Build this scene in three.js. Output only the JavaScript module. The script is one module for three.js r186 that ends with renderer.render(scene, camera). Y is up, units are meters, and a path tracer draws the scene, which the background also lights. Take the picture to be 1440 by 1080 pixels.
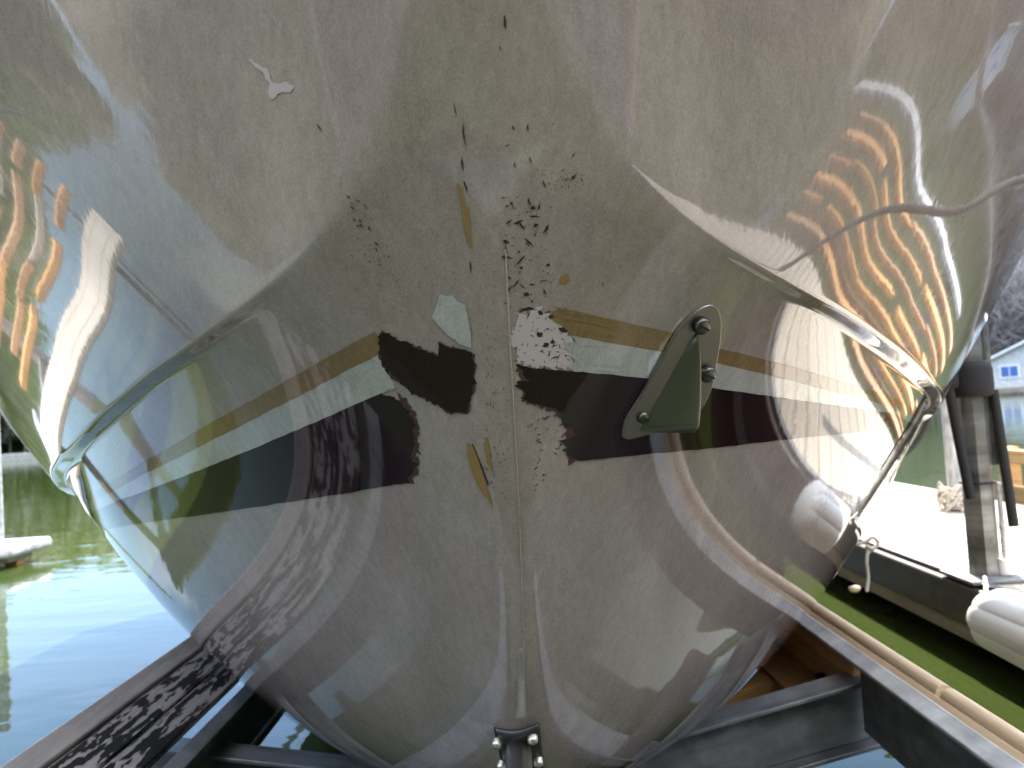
import * as THREE from 'three';
import { mergeGeometries } from 'three/addons/utils/BufferGeometryUtils.js';
import { RoundedBoxGeometry } from 'three/addons/geometries/RoundedBoxGeometry.js';

// ---------------------------------------------------------------- camera, sky, sun, exposure
const scene = new THREE.Scene();
const EYE = 0.92;                                   // metres above the lake
const camera = new THREE.PerspectiveCamera(52.8, 4 / 3, 0.02, 900);
camera.position.set(0, EYE, 0);
camera.rotation.set(THREE.MathUtils.degToRad(2.1), 0.003, THREE.MathUtils.degToRad(-3.7), 'YXZ');
camera.focus = 0.85; camera.userData.fStop = 7;
camera.updateMatrixWorld(true);
const renderer = new THREE.WebGLRenderer({ antialias: true });
renderer.toneMapping = THREE.LinearToneMapping;
renderer.toneMappingExposure = 4.8;
renderer.shadowMap.enabled = true;
const SUN = new THREE.Vector3(0.14, 0.68, -0.72).normalize();
const sun = new THREE.DirectionalLight(new THREE.Color().setRGB(1, 0.93, 0.82), 3.6);
sun.position.copy(SUN).multiplyScalar(40); sun.castShadow = true;
Object.assign(sun.shadow.camera, { left: -15, right: 15, top: 15, bottom: -15, near: 1, far: 120 });
sun.shadow.mapSize.set(2048, 2048);
scene.add(sun); scene.add(sun.target);

// ---------------------------------------------------------------- helpers
let seed = 7;
const rnd = () => { seed = (seed * 1664525 + 1013904223) >>> 0; return seed / 4294967296; };
const rr = (a, b) => a + (b - a) * rnd();
const V = (x, y, z) => new THREE.Vector3(x, y, z);
const lerp = (a, b, t) => a + (b - a) * t;
const clamp = (x, a = 0, b = 1) => Math.min(b, Math.max(a, x));
const sstep = (a, b, x) => { const t = clamp((x - a) / (b - a)); return t * t * (3 - 2 * t); };
function hash(ix, iy, s) { let h = (ix * 374761393 + iy * 668265263 + s * 2147483647) | 0; h = Math.imul(h ^ (h >>> 13), 1274126177); return ((h ^ (h >>> 16)) >>> 0) / 4294967296; }
function vnoise(x, y, s = 0, px = 1e9, py = 1e9) {          // value noise, tiling with whole periods px, py
  const ix = Math.floor(x), iy = Math.floor(y), fx = x - ix, fy = y - iy, m = (a, p) => ((a % p) + p) % p;
  const u = fx * fx * (3 - 2 * fx), v = fy * fy * (3 - 2 * fy), X0 = m(ix, px), X1 = m(ix + 1, px), Y0 = m(iy, py), Y1 = m(iy + 1, py);
  return lerp(lerp(hash(X0, Y0, s), hash(X1, Y0, s), u), lerp(hash(X0, Y1, s), hash(X1, Y1, s), u), v);
}
function fbm(x, y, s, oct, px = 1e9, py = 1e9) { let a = 0.5, t = 0, n = 0; for (let o = 0; o < oct; o++) { t += a * vnoise(x, y, s + o, px, py); n += a; a *= 0.5; x *= 2; y *= 2; px *= 2; py *= 2; } return t / n; }
function tex(w, h, f, srgb, rep = [1, 1]) {                 // f(u, v) -> [r, g, b] in 0..1 (sRGB-encoded when srgb)
  const d = new Uint8Array(w * h * 4);
  for (let j = 0; j < h; j++) for (let i = 0; i < w; i++) { const c = f(i / w, j / h), k = (j * w + i) * 4; d[k] = 255 * clamp(c[0]); d[k + 1] = 255 * clamp(c[1]); d[k + 2] = 255 * clamp(c[2]); d[k + 3] = 255; }
  const t = new THREE.DataTexture(d, w, h); t.wrapS = t.wrapT = THREE.RepeatWrapping; t.magFilter = THREE.LinearFilter; t.minFilter = THREE.LinearFilter;
  if (srgb) t.colorSpace = THREE.SRGBColorSpace; t.repeat.set(...rep); t.needsUpdate = true; return t;
}
const g1 = (v) => [v, v, v];
const toS = (l) => l <= 0.0031308 ? 12.92 * l : 1.055 * Math.pow(l, 1 / 2.4) - 0.055;
const enc = (c) => c.map(toS);
const rgb = (r, g, b) => new THREE.Color().setRGB(r, g, b);
const names = {};
function numbered(n) { const k = names[n] = (names[n] ?? -1) + 1; return k ? `${n}_${String(k).padStart(3, '0')}` : n; }
function thing(name, label, category, pos = [0, 0, 0], group) {
  const o = new THREE.Group(); o.name = numbered(name); o.position.set(...pos); scene.add(o);
  o.userData = { label, category }; if (group) o.userData.group = group; return o;
}
function add(name, geo, mat, parent = scene, pos) {
  const m = new THREE.Mesh(geo, mat); m.name = parent === scene ? numbered(name) : name; m.castShadow = m.receiveShadow = true;
  if (pos) m.position.set(...pos); parent.add(m); return m;
}
function tag(o, label, category, group) { Object.assign(o.userData, { label, category }); if (group) o.userData.group = group; return o; }
function struct(name, geo, mat, parent) { const m = add(name, geo, mat, parent); m.userData.kind = 'structure'; return m; }
// a ray of the photograph (its pixels, 1440 x 1080) and the point at depth d (metres ahead)
function ray(px, py) { return V(px / 720 - 1, 1 - py / 540, 0.5).unproject(camera).sub(camera.position).normalize(); }
function at(px, py, d) { const r = ray(px, py); return camera.position.clone().addScaledVector(r, -d / r.z); }
function boxUV(g, s = 1) {                                    // uv in metres by the dominant axis of the normal
  g = g.index ? g.toNonIndexed() : g; const p = g.attributes.position, n = g.attributes.normal, uv = new Float32Array(p.count * 2);
  for (let i = 0; i < p.count; i++) { const ax = Math.abs(n.getX(i)), ay = Math.abs(n.getY(i)), az = Math.abs(n.getZ(i)), x = p.getX(i), y = p.getY(i), z = p.getZ(i);
    const q = ax >= ay && ax >= az ? [z, y] : ay >= az ? [z, x] : [x, y]; uv[2 * i] = q[0] * s; uv[2 * i + 1] = q[1] * s; }
  g.setAttribute('uv', new THREE.BufferAttribute(uv, 2)); return g;
}
const box = (w, h, l, r = 0.003) => boxUV(new RoundedBoxGeometry(w, h, l, 1, Math.min(r, w / 2.2, h / 2.2, l / 2.2)));
function beam(a, b, w, h, up = V(0, 1, 0), r = 0.003) {        // box from a to b
  const L = a.distanceTo(b), g = box(w, h, L, r), z = b.clone().sub(a).normalize(), x = up.clone().cross(z).normalize(), y = z.clone().cross(x);
  return g.applyMatrix4(new THREE.Matrix4().makeBasis(x, y, z).setPosition(a.clone().add(b).multiplyScalar(0.5)));
}
function tube(pts, r, seg = 40, rad = 10) { return new THREE.TubeGeometry(new THREE.CatmullRomCurve3(pts), seg, r, rad); }
function spl(tab, x) {                                        // smooth (monotone-ish Catmull-Rom) lookup in [[x, y], ...]
  const n = tab.length; if (x <= tab[0][0]) return tab[0][1] + (x - tab[0][0]) * (tab[1][1] - tab[0][1]) / (tab[1][0] - tab[0][0]);
  if (x >= tab[n - 1][0]) return tab[n - 1][1];
  let i = 0; while (x > tab[i + 1][0]) i++;
  const s = (k) => { if (k <= 0) return (tab[1][1] - tab[0][1]) / (tab[1][0] - tab[0][0]); if (k >= n - 1) return (tab[n - 1][1] - tab[n - 2][1]) / (tab[n - 1][0] - tab[n - 2][0]);
    const h0 = tab[k][0] - tab[k - 1][0], h1 = tab[k + 1][0] - tab[k][0]; return ((tab[k][1] - tab[k - 1][1]) / h0 * h1 + (tab[k + 1][1] - tab[k][1]) / h1 * h0) / (h0 + h1); };
  const h = tab[i + 1][0] - tab[i][0], t = (x - tab[i][0]) / h, t2 = t * t, t3 = t2 * t;
  return (2 * t3 - 3 * t2 + 1) * tab[i][1] + (t3 - 2 * t2 + t) * h * s(i) + (-2 * t3 + 3 * t2) * tab[i + 1][1] + (t3 - t2) * h * s(i + 1);
}

// ---------------------------------------------------------------- sky
{
  const w = 1024, h = 512, d = new Float32Array(w * h * 4);
  for (let j = 0; j < h; j++) for (let i = 0; i < w; i++) {
    const el = (j + 0.5) / h * Math.PI - Math.PI / 2, s = Math.max(0, Math.sin(el)), az = i / w;
    const t = Math.pow(1 - s, 6); let c = [lerp(0.23, 0.56, t), lerp(0.41, 0.70, t), lerp(0.74, 0.86, t)];
    const x = Math.cos(az * 2 * Math.PI) * Math.cos(el), z = Math.sin(az * 2 * Math.PI) * Math.cos(el), q = 1.6 / (s + 0.28);
    const n = fbm(x * q + 9, z * q + 5, 3, 6), cl = sstep(0.50, 0.66, n) * sstep(0.22, 0.5, s) * 0.9;
    c = c.map((v, k) => lerp(v, [1.9, 1.95, 2.05][k], cl) * (el < 0 ? 0.35 : 1)); const k = (j * w + i) * 4;
    d[k] = c[0]; d[k + 1] = c[1]; d[k + 2] = c[2]; d[k + 3] = 1;
  }
  const t = new THREE.DataTexture(d, w, h, THREE.RGBAFormat, THREE.FloatType); t.mapping = THREE.EquirectangularReflectionMapping; t.magFilter = THREE.LinearFilter; t.needsUpdate = true;
  scene.background = t; scene.environment = t; scene.backgroundIntensity = 0.95; scene.environmentIntensity = 0.95;
}

// ---------------------------------------------------------------- the boat's hull
// Cross-sections at every distance d behind the eye's plane (metres), y measured from eye height: keel, chine, sheer.
const KEEL = [[0.20, 1.15], [0.45, 0.60], [0.58, 0.31], [0.63, 0.2], [0.72, 0.0], [0.80, -0.18], [0.88, -0.345], [0.96, -0.455], [1.05, -0.525], [1.2, -0.60], [1.4, -0.685], [1.7, -0.755], [2.0, -0.78], [3.0, -0.80], [6.0, -0.80]];
const CHX = [[0.2, 0.02], [0.45, 0.026], [0.56, 0.036], [0.60, 0.054], [0.65, 0.122], [0.68, 0.188], [0.72, 0.2535], [0.79, 0.332], [0.88, 0.408], [0.97, 0.482], [1.1, 0.586], [1.3, 0.733], [1.5, 0.865], [1.64, 0.95], [1.8, 1.02], [2.1, 1.085], [2.6, 1.12], [6, 1.14]];
const CHH = [[0.2, 0.014], [0.45, 0.016], [0.60, 0.013], [0.65, 0.016], [0.68, 0.047], [0.72, 0.110], [0.79, 0.243], [0.88, 0.415], [0.97, 0.522], [1.1, 0.582], [1.3, 0.635], [1.5, 0.685], [1.64, 0.69], [1.8, 0.672], [2.1, 0.645], [2.6, 0.63], [6, 0.62]];
const FLARE = [[0.2, 3.4], [0.345, 2.7], [0.42, 2.1], [0.5, 1.5], [0.6, 1.05], [0.7, 0.91], [0.8, 0.86], [1.0, 0.80], [1.2, 0.74], [1.4, 0.70], [1.64, 0.69], [2.0, 0.66], [3.0, 0.62], [6, 0.60]];
const SHY = [[0.2, 0.90], [0.5, 0.86], [0.8, 0.82], [1.5, 0.74], [3, 0.66], [6, 0.62]];
const BULGE = [[0.2, 1.3], [0.60, 1.15], [0.66, 1.02], [0.74, 0.90], [0.9, 1.0], [1.1, 1.5], [1.3, 1.9], [1.6, 2.3], [2.0, 2.5], [6, 2.5]];
const FLAT = [[0.2, 0], [0.64, 0.0], [0.69, 0.009], [0.9, 0.019], [1.3, 0.026], [1.64, 0.03], [6, 0.034]];
const SOFT = [[0.2, 0.018], [0.55, 0.020], [0.63, 0.022], [0.67, 0.010], [0.72, 0.0045], [1.1, 0.003], [6, 0.003]];
const YAW = -0.042, ROLL = 0.021, NB = 70, NC = 16, NT = 60, NROW = NB + NC + NT;
const fair = (T, s0, s1 = s0) => { const st = 0.01, N = 600, v = []; for (let i = 0; i <= N; i++) v.push(spl(T, i * st)); const at = (i) => i < 0 ? 2 * v[0] - v[-i] : v[Math.min(N, i)], o = []; for (let i = 0; i <= N; i++) { const sg = lerp(s0, s1, sstep(0.70, 1.0, i * st)), m = Math.ceil(3 * sg / st); let a = 0, w = 0; for (let k = -m; k <= m; k++) { const g = Math.exp(-0.5 * (k * st / sg) ** 2); a += g * at(i + k); w += g; } o.push(a / w); } return (d) => { const q = clamp(d / st, 0, N - 1e-6), i = Math.floor(q); return lerp(o[i], o[i + 1], q - i); }; };
const keelY = fair(KEEL, 0.05, 0.09), chX = fair(CHX, 0.035, 0.10), chH = fair(CHH, 0.035, 0.09), chXs = fair(CHX, 0.07, 0.15), chHs = fair(CHH, 0.07, 0.15), keelYs = fair(KEEL, 0.07, 0.12), flare = fair(FLARE, 0.08, 0.16), shY = fair(SHY, 0.1), bulge = fair(BULGE, 0.1, 0.15), flatW = fair(FLAT, 0.03), softW = fair(SOFT, 0.03);
function section(d) {                                         // dense half-section, keel to sheer, as [x, y] rows
  const yk = keelY(d), xc = chX(d), yc = yk + chH(d), ys = shY(d), xs = chXs(d) + flare(d) * (ys - keelYs(d) - chHs(d)), p = bulge(d), fl = flatW(d), P = [];
  const wn = Math.min(0.015, 0.3 * xc) / xc, e = 0.005 / xc, sp = (a) => { const q = a - wn; return 0.5 * (q + Math.sqrt(q * q + 4 * e * e)); }, s0 = sp(0), ne = sp(1) - s0, xl = xc - fl, yl = yc - fl * 0.25;
  const N1 = 160, N2 = 12, N3 = 120;
  for (let i = 0; i <= N1; i++) { const a = Math.pow(i / N1, 1.25), u = (sp(a) - s0) / ne; P.push([xl * a, yk + (yl - yk) * Math.pow(u, p)]); }
  for (let i = 1; i <= N2; i++) { const a = i / N2; P.push([lerp(xl, xc, a), lerp(yl, yc, a)]); }
  for (let i = 1; i <= N3; i++) { const a = i / N3; P.push([lerp(xc, xs, a), lerp(yc, ys, a)]); }
  const cum = [0]; for (let i = 1; i < P.length; i++) cum.push(cum[i - 1] + Math.hypot(P[i][0] - P[i - 1][0], P[i][1] - P[i - 1][1]));
  const L = cum[cum.length - 1], sB = cum[N1], sC = cum[N1 + N2], pad = Math.min(sB * 0.25, 0.02), padT = 0.02;
  const look = (s) => { const sg = s < 0 ? -1 : 1; s = Math.abs(s); if (s > L) s = 2 * L - s < 0 ? 0 : s; if (s >= L) { const n = P.length - 1, k = (s - L) / Math.max(1e-9, cum[n] - cum[n - 1]); return [sg * (P[n][0] + (P[n][0] - P[n - 1][0]) * k), P[n][1] + (P[n][1] - P[n - 1][1]) * k]; }
    let a = 0, b = cum.length - 1; while (b - a > 1) { const m = (a + b) >> 1; if (cum[m] <= s) a = m; else b = m; } const t = (s - cum[a]) / Math.max(1e-9, cum[b] - cum[a]); return [sg * lerp(P[a][0], P[b][0], t), lerp(P[a][1], P[b][1], t)]; };
  const k = softW(d), out = [];
  for (let i = 0; i <= NROW; i++) {
    const s = i <= NB ? (sB - pad) * Math.pow(i / NB, 1.15) : i <= NB + NC ? lerp(sB - pad, sC + padT, (i - NB) / NC) : lerp(sC + padT, L, (i - NB - NC) / NT);
    let x = 0, y = 0, w = 0; for (let q = -6; q <= 6; q++) { const g = Math.exp(-q * q / 12), v = look(s + q / 6 * k * 1.5); x += g * v[0]; y += g * v[1]; w += g; }
    out.push([x / w, y / w, s]);
  }
  out[0][0] = 0; return out;
}
const hullD = []; for (let d = 0.345; d < 2.2; d += d < 0.85 ? 0.004 : lerp(0.006, 0.016, clamp((d - 0.85) * 1.5))) hullD.push(d); for (let d = 2.2; d <= 5.5; d += 0.15) hullD.push(d);
const hullGeo = (() => {
  const nc = hullD.length, nr = 2 * NROW + 1, pos = new Float32Array(nc * nr * 3), uv = new Float32Array(nc * nr * 2), idx = [];
  for (let c = 0; c < nc; c++) { const d = hullD[c], S = section(d);
    for (let r = 0; r < nr; r++) { const k = Math.abs(r - NROW), sg = r < NROW ? -1 : 1, o = (c * nr + r), x = sg * S[k][0], y = S[k][1];
      pos.set([x - ROLL * y + YAW * (d - 0.65) - 0.005, EYE + y + ROLL * x, -d], o * 3); uv.set([sg * S[k][2], d * 1.25], o * 2); } }
  for (let c = 0; c < nc - 1; c++) for (let r = 0; r < nr - 1; r++) { const a = c * nr + r, b = a + 1, e = a + nr, f = e + 1; idx.push(a, b, e, b, f, e); }
  const g = new THREE.BufferGeometry(); g.setAttribute('position', new THREE.BufferAttribute(pos, 3)); g.setAttribute('uv', new THREE.BufferAttribute(uv, 2)); g.setIndex(idx); g.computeVertexNormals();
  return g;
})();
// pick(px, py): where the photograph's pixel meets the hull, with the smooth normal there
const hullMesh0 = new THREE.Mesh(hullGeo, new THREE.MeshBasicMaterial({ side: THREE.DoubleSide })); hullMesh0.updateMatrixWorld(true);
const hullCells = (() => {                                    // screen grid of triangles for quick picking
  const P = hullGeo.attributes.position, I = hullGeo.index.array, S = new Float32Array(P.count * 2), cells = new Map(), q = V(0, 0, 0);
  for (let i = 0; i < P.count; i++) { q.fromBufferAttribute(P, i).project(camera); S[2 * i] = (q.x + 1) * 720; S[2 * i + 1] = (1 - q.y) * 540; }
  for (let t = 0; t < I.length; t += 3) { const xs = [S[2 * I[t]], S[2 * I[t + 1]], S[2 * I[t + 2]]], ys = [S[2 * I[t] + 1], S[2 * I[t + 1] + 1], S[2 * I[t + 2] + 1]];
    const x0 = Math.max(-4, Math.floor(Math.min(...xs) / 24)), x1 = Math.min(64, Math.floor(Math.max(...xs) / 24)), y0 = Math.max(-4, Math.floor(Math.min(...ys) / 24)), y1 = Math.min(50, Math.floor(Math.max(...ys) / 24));
    for (let a = x0; a <= x1; a++) for (let b = y0; b <= y1; b++) { const k = a * 1000 + b; if (!cells.has(k)) cells.set(k, []); cells.get(k).push(t); } }
  return cells;
})();
function pick(px, py) {
  const P = hullGeo.attributes.position, N = hullGeo.attributes.normal, I = hullGeo.index.array, list = hullCells.get(Math.floor(px / 24) * 1000 + Math.floor(py / 24)) || [];
  const dir = ray(px, py), o = camera.position, A = V(0, 0, 0), B = V(0, 0, 0), C = V(0, 0, 0), e1 = V(0, 0, 0), e2 = V(0, 0, 0), h = V(0, 0, 0), s = V(0, 0, 0), q = V(0, 0, 0); let best = null;
  for (const t of list) { A.fromBufferAttribute(P, I[t]); B.fromBufferAttribute(P, I[t + 1]); C.fromBufferAttribute(P, I[t + 2]);
    e1.subVectors(B, A); e2.subVectors(C, A); h.crossVectors(dir, e2); const a = e1.dot(h); if (Math.abs(a) < 1e-12) continue;
    const f = 1 / a; s.subVectors(o, A); const u = f * s.dot(h); if (u < -1e-4 || u > 1 + 1e-4) continue; q.crossVectors(s, e1); const v = f * dir.dot(q); if (v < -1e-4 || u + v > 1 + 1e-4) continue;
    const T = f * e2.dot(q); if (T > 0.02 && (!best || T < best.T)) best = { T, t, u, v }; }
  if (!best) return null;
  const { t, u, v, T } = best, n = V(0, 0, 0); for (const [k, w] of [[0, 1 - u - v], [1, u], [2, v]]) n.addScaledVector(A.fromBufferAttribute(N, I[t + k]), w);
  n.normalize(); if (n.dot(dir) > 0) n.negate();
  return { p: o.clone().addScaledVector(dir, T), n, T };
}

// ---------------------------------------------------------------- materials
const grainTex = tex(1024, 1024, (u, v) => { const n = fbm(u * 64, v * 64, 11, 3, 64, 64), f = 0.5 * hash(Math.floor(u * 1024), Math.floor(v * 1024), 5) + 0.5 * hash(Math.floor(u * 512), Math.floor(v * 512), 6), c = fbm(u * 6, v * 6, 21, 4, 6, 6); const l = 0.90 + 0.10 * (n - 0.5) + 0.22 * (f - 0.5) + 0.12 * (c - 0.5); return [l, l * 0.985, l * 0.965]; }, true, [2.6, 2.6]);
const peelTex = tex(512, 512, (u, v) => g1(0.5 * fbm(u * 90, v * 24, 31, 2, 90, 24) + 0.3 * fbm(u * 24, v * 60, 41, 2, 24, 60) + 0.2 * fbm(u * 8, v * 8, 51, 2, 8, 8)), false, [2.2, 2.2]);
const roughTex = tex(512, 512, (u, v) => { const c = fbm(u * 7, v * 7, 61, 5, 7, 7); return g1(0.75 + 0.5 * (c - 0.5)); }, false, [1.3, 1.3]);
const gel = (r, g, b, o = {}) => new THREE.MeshPhysicalMaterial({ color: rgb(r, g, b), map: grainTex, roughness: 0.07, roughnessMap: roughTex, ior: 1.58, clearcoat: 1, clearcoatRoughness: 0.025, bumpMap: peelTex, bumpScale: 0.00009, side: THREE.DoubleSide, ...o });
const steelT = tex(512, 512, (u, v) => g1(0.55 + 0.6 * (fbm(u * 12, v * 90, 171, 4, 12, 90) - 0.5) + 0.35 * (fbm(u * 9, v * 9, 181, 5, 9, 9) - 0.5)), false, [6, 6]);
const M = {
  hull: gel(0.485, 0.395, 0.362), white: gel(0.62, 0.60, 0.58), tan: gel(0.35, 0.225, 0.11, { ior: 1.4 }), dark: gel(0.030, 0.012, 0.016, { ior: 1.3, clearcoat: 0.8 }), patch: gel(0.64, 0.62, 0.60),
  chip: new THREE.MeshStandardMaterial({ color: rgb(0.040, 0.021, 0.021), roughness: 0.85, side: THREE.DoubleSide }),
  bare: new THREE.MeshStandardMaterial({ color: rgb(0.30, 0.18, 0.06), roughness: 0.8, side: THREE.DoubleSide }),
  barepale: new THREE.MeshStandardMaterial({ color: rgb(0.58, 0.49, 0.45), roughness: 0.7, side: THREE.DoubleSide }),
  steel: new THREE.MeshStandardMaterial({ color: rgb(0.23, 0.21, 0.19), metalness: 1, roughness: 0.40, side: THREE.DoubleSide }),
  black: new THREE.MeshStandardMaterial({ color: rgb(0.008, 0.008, 0.008), roughness: 0.8 }),
};
const woodT = (c0, c1, s, k = 1) => tex(512, 512, (u, v) => { const w = fbm(u * 3, v * 2, s, 3, 3, 2), g = fbm(u * 4 + w * 0, v * 70, s + 4, 3, 4, 70), f = fbm(u * 30, v * 200, s + 8, 2, 30, 200); const t = clamp(0.5 + k * (0.9 * (g - 0.5) + 0.5 * (f - 0.5) + 0.7 * (w - 0.5))); return enc(c0.map((a, i) => lerp(a, c1[i], t))); }, true);
const wood = (c0, c1, s, o = {}) => { const t = woodT(c0, c1, s); return new THREE.MeshStandardMaterial({ map: t, roughness: 0.75, bumpMap: t, bumpScale: 0.001, ...o }); };
M.orange = wood([0.34, 0.16, 0.045], [0.62, 0.34, 0.12], 70);
M.orange2 = wood([0.28, 0.15, 0.06], [0.50, 0.32, 0.17], 72);
M.tanwood = wood([0.44, 0.30, 0.17], [0.68, 0.52, 0.34], 75, { roughness: 0.45 });
M.deck = wood([0.30, 0.26, 0.20], [0.52, 0.46, 0.37], 80);
M.greywood = wood([0.20, 0.175, 0.155], [0.40, 0.36, 0.325], 85);
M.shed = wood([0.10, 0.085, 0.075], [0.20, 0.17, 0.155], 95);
M.darkwood = wood([0.035, 0.03, 0.025], [0.09, 0.075, 0.06], 90);
const flakeT = tex(1024, 512, (u, v) => {                      // black paint flaking off grey boards
  const n = fbm(u * 12, v * 34, 101, 6, 12, 34) + 0.55 * (fbm(u * 3, v * 4, 107, 3, 3, 4) - 0.5), m = fbm(u * 40, v * 60, 111, 3, 40, 60), g = fbm(u * 5, v * 120, 121, 3, 5, 120); const k = sstep(0.485, 0.55, n + 0.30 * (m - 0.5));
  const a = [0.24, 0.21, 0.195], b = [0.44, 0.40, 0.38]; return enc([0, 1, 2].map((i) => lerp(lerp(a[i], b[i], g), 0.010, k))); }, true, [1.5, 3.6]);
M.flaky = new THREE.MeshStandardMaterial({ map: flakeT, roughness: 0.6, bumpMap: flakeT, bumpScale: 0.0012 });
const metT = tex(512, 512, (u, v) => { const n = fbm(u * 6, v * 40, 131, 4, 6, 40), m = fbm(u * 24, v * 24, 141, 4, 24, 24); return g1(0.72 + 0.35 * (n - 0.5) + 0.35 * (m - 0.5)); }, true);
M.nut = new THREE.MeshStandardMaterial({ color: rgb(0.62, 0.55, 0.44), metalness: 0.8, roughness: 0.35 });
M.screw = new THREE.MeshStandardMaterial({ color: rgb(0.13, 0.12, 0.105), metalness: 1, roughness: 0.38 });
M.maroon = new THREE.MeshStandardMaterial({ color: rgb(0.075, 0.035, 0.03), roughness: 0.8, side: THREE.DoubleSide });
M.alu = new THREE.MeshStandardMaterial({ color: rgb(0.34, 0.34, 0.335), map: metT, metalness: 0.3, roughness: 0.42 });
M.aludark = M.alu;
M.smear = new THREE.MeshStandardMaterial({ color: rgb(0.53, 0.44, 0.405), roughness: 0.8, side: THREE.DoubleSide });
M.post = new THREE.MeshStandardMaterial({ color: rgb(0.40, 0.41, 0.40), map: metT, metalness: 0.7, roughness: 0.32 });
M.rub = new THREE.MeshStandardMaterial({ color: rgb(0.085, 0.075, 0.068), map: metT, roughness: 0.55 });
M.vinyl = new THREE.MeshPhysicalMaterial({ color: rgb(0.86, 0.84, 0.78), roughness: 0.35 });
M.rope = new THREE.MeshStandardMaterial({ color: rgb(0.55, 0.5, 0.42), roughness: 0.9 });
M.ropedark = new THREE.MeshStandardMaterial({ color: rgb(0.10, 0.10, 0.10), roughness: 0.9 });
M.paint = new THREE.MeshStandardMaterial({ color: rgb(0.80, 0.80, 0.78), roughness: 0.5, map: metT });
M.glass = new THREE.MeshPhysicalMaterial({ color: rgb(0.06, 0.12, 0.30), roughness: 0.08 });
M.roof = new THREE.MeshStandardMaterial({ color: rgb(0.62, 0.64, 0.66), roughness: 0.5 });

// ---------------------------------------------------------------- the boat: hull, deck, stripes, wear, fittings
const boat = thing('motorboat', 'grey gelcoat motorboat bow seen from straight ahead, with scraped boot stripes beside its stem', 'boat');
add('hull', hullGeo, M.hull, boat);
const bp = (x, y, d) => V(x - ROLL * y + YAW * (d - 0.65) - 0.005, EYE + y + ROLL * x, -d);    // boat coordinates to world
const toBoat = (p) => { const d = -p.z, X = p.x - YAW * (d - 0.65) + 0.005, Y = p.y - EYE; return { d, x: X + ROLL * Y, y: Y - ROLL * X }; };
{ // deck and transom close the hull
  const pos = [], idx = []; hullD.forEach((d, i) => { const S = section(d)[NROW]; for (const k of [-1, -0.5, 0, 0.5, 1]) { const p = bp(S[0] * k, S[1] + 0.05 * (1 - k * k) - 0.002, d); pos.push(p.x, p.y, p.z); } if (i) for (let k = 0; k < 4; k++) { const a = (i - 1) * 5 + k; idx.push(a, a + 1, a + 5, a + 1, a + 6, a + 5); } });
  const g = new THREE.BufferGeometry(); g.setAttribute('position', new THREE.Float32BufferAttribute(pos, 3)); g.setIndex(idx); g.computeVertexNormals(); add('deck', boxUV(g), M.white, boat);
  for (const [nm, dd] of [['transom', hullD[hullD.length - 1]], ['bow_cap', hullD[0]]]) { const S = section(dd), sh = new THREE.Shape(); S.forEach((r, i) => i ? sh.lineTo(r[0], r[1]) : sh.moveTo(r[0], r[1])); for (let i = NROW; i > 0; i--) sh.lineTo(-S[i][0], S[i][1]);
  const t = new THREE.ShapeGeometry(sh); t.rotateZ(ROLL); t.translate(YAW * (dd - 0.65) - 0.005, EYE, -dd); add(nm, boxUV(t), M.hull, boat); }
}
const secCache = new Map(); const sec = (d) => { const k = Math.round(d * 2000); if (!secCache.has(k)) secCache.set(k, section(k / 2000)); return secCache.get(k); };
function surf(d, s, sg) { const S = sec(d); let a = 0, b = NROW; while (b - a > 1) { const m = (a + b) >> 1; if (S[m][2] <= s) a = m; else b = m; } const t = (s - S[a][2]) / (S[b][2] - S[a][2]); return bp(sg * lerp(S[a][0], S[b][0], t), lerp(S[a][1], S[b][1], t), d); }
function sOf(p) { const q = toBoat(p), S = sec(q.d); let best = 1e9, s = 0; for (let i = 0; i < NROW; i++) { const ax = S[i][0], ay = S[i][1], bx = S[i + 1][0] - ax, by = S[i + 1][1] - ay, x = Math.abs(q.x) - ax, y = q.y - ay, t = clamp((x * bx + y * by) / (bx * bx + by * by)), e = Math.hypot(x - t * bx, y - t * by); if (e < best) { best = e; s = lerp(S[i][2], S[i + 1][2], t); } } return [q.d, s]; }
function wind(g) {                                             // triangles wound to agree with the stored normals
  const p = g.attributes.position, n = g.attributes.normal, I = g.index ? g.index.array : null, A = V(0, 0, 0), B = V(0, 0, 0), C = V(0, 0, 0);
  const T = I ? I.length : p.count, at3 = (k) => I ? I[k] : k;
  for (let t = 0; t < T; t += 3) { A.fromBufferAttribute(p, at3(t)); B.fromBufferAttribute(p, at3(t + 1)).sub(A); C.fromBufferAttribute(p, at3(t + 2)).sub(A); if (B.cross(C).dot(A.fromBufferAttribute(n, at3(t))) < 0) {
    if (I) { const k = I[t + 1]; I[t + 1] = I[t + 2]; I[t + 2] = k; } else for (const q of Object.values(g.attributes)) for (let c = 0; c < q.itemSize; c++) { const i = (t + 1) * q.itemSize + c, j = (t + 2) * q.itemSize + c, k = q.array[i]; q.array[i] = q.array[j]; q.array[j] = k; } } }
}
const ply = (L, x) => { const up = L[0][0] < L[L.length - 1][0]; const T = up ? L : [...L].reverse(); return spl(T, x); };
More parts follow.
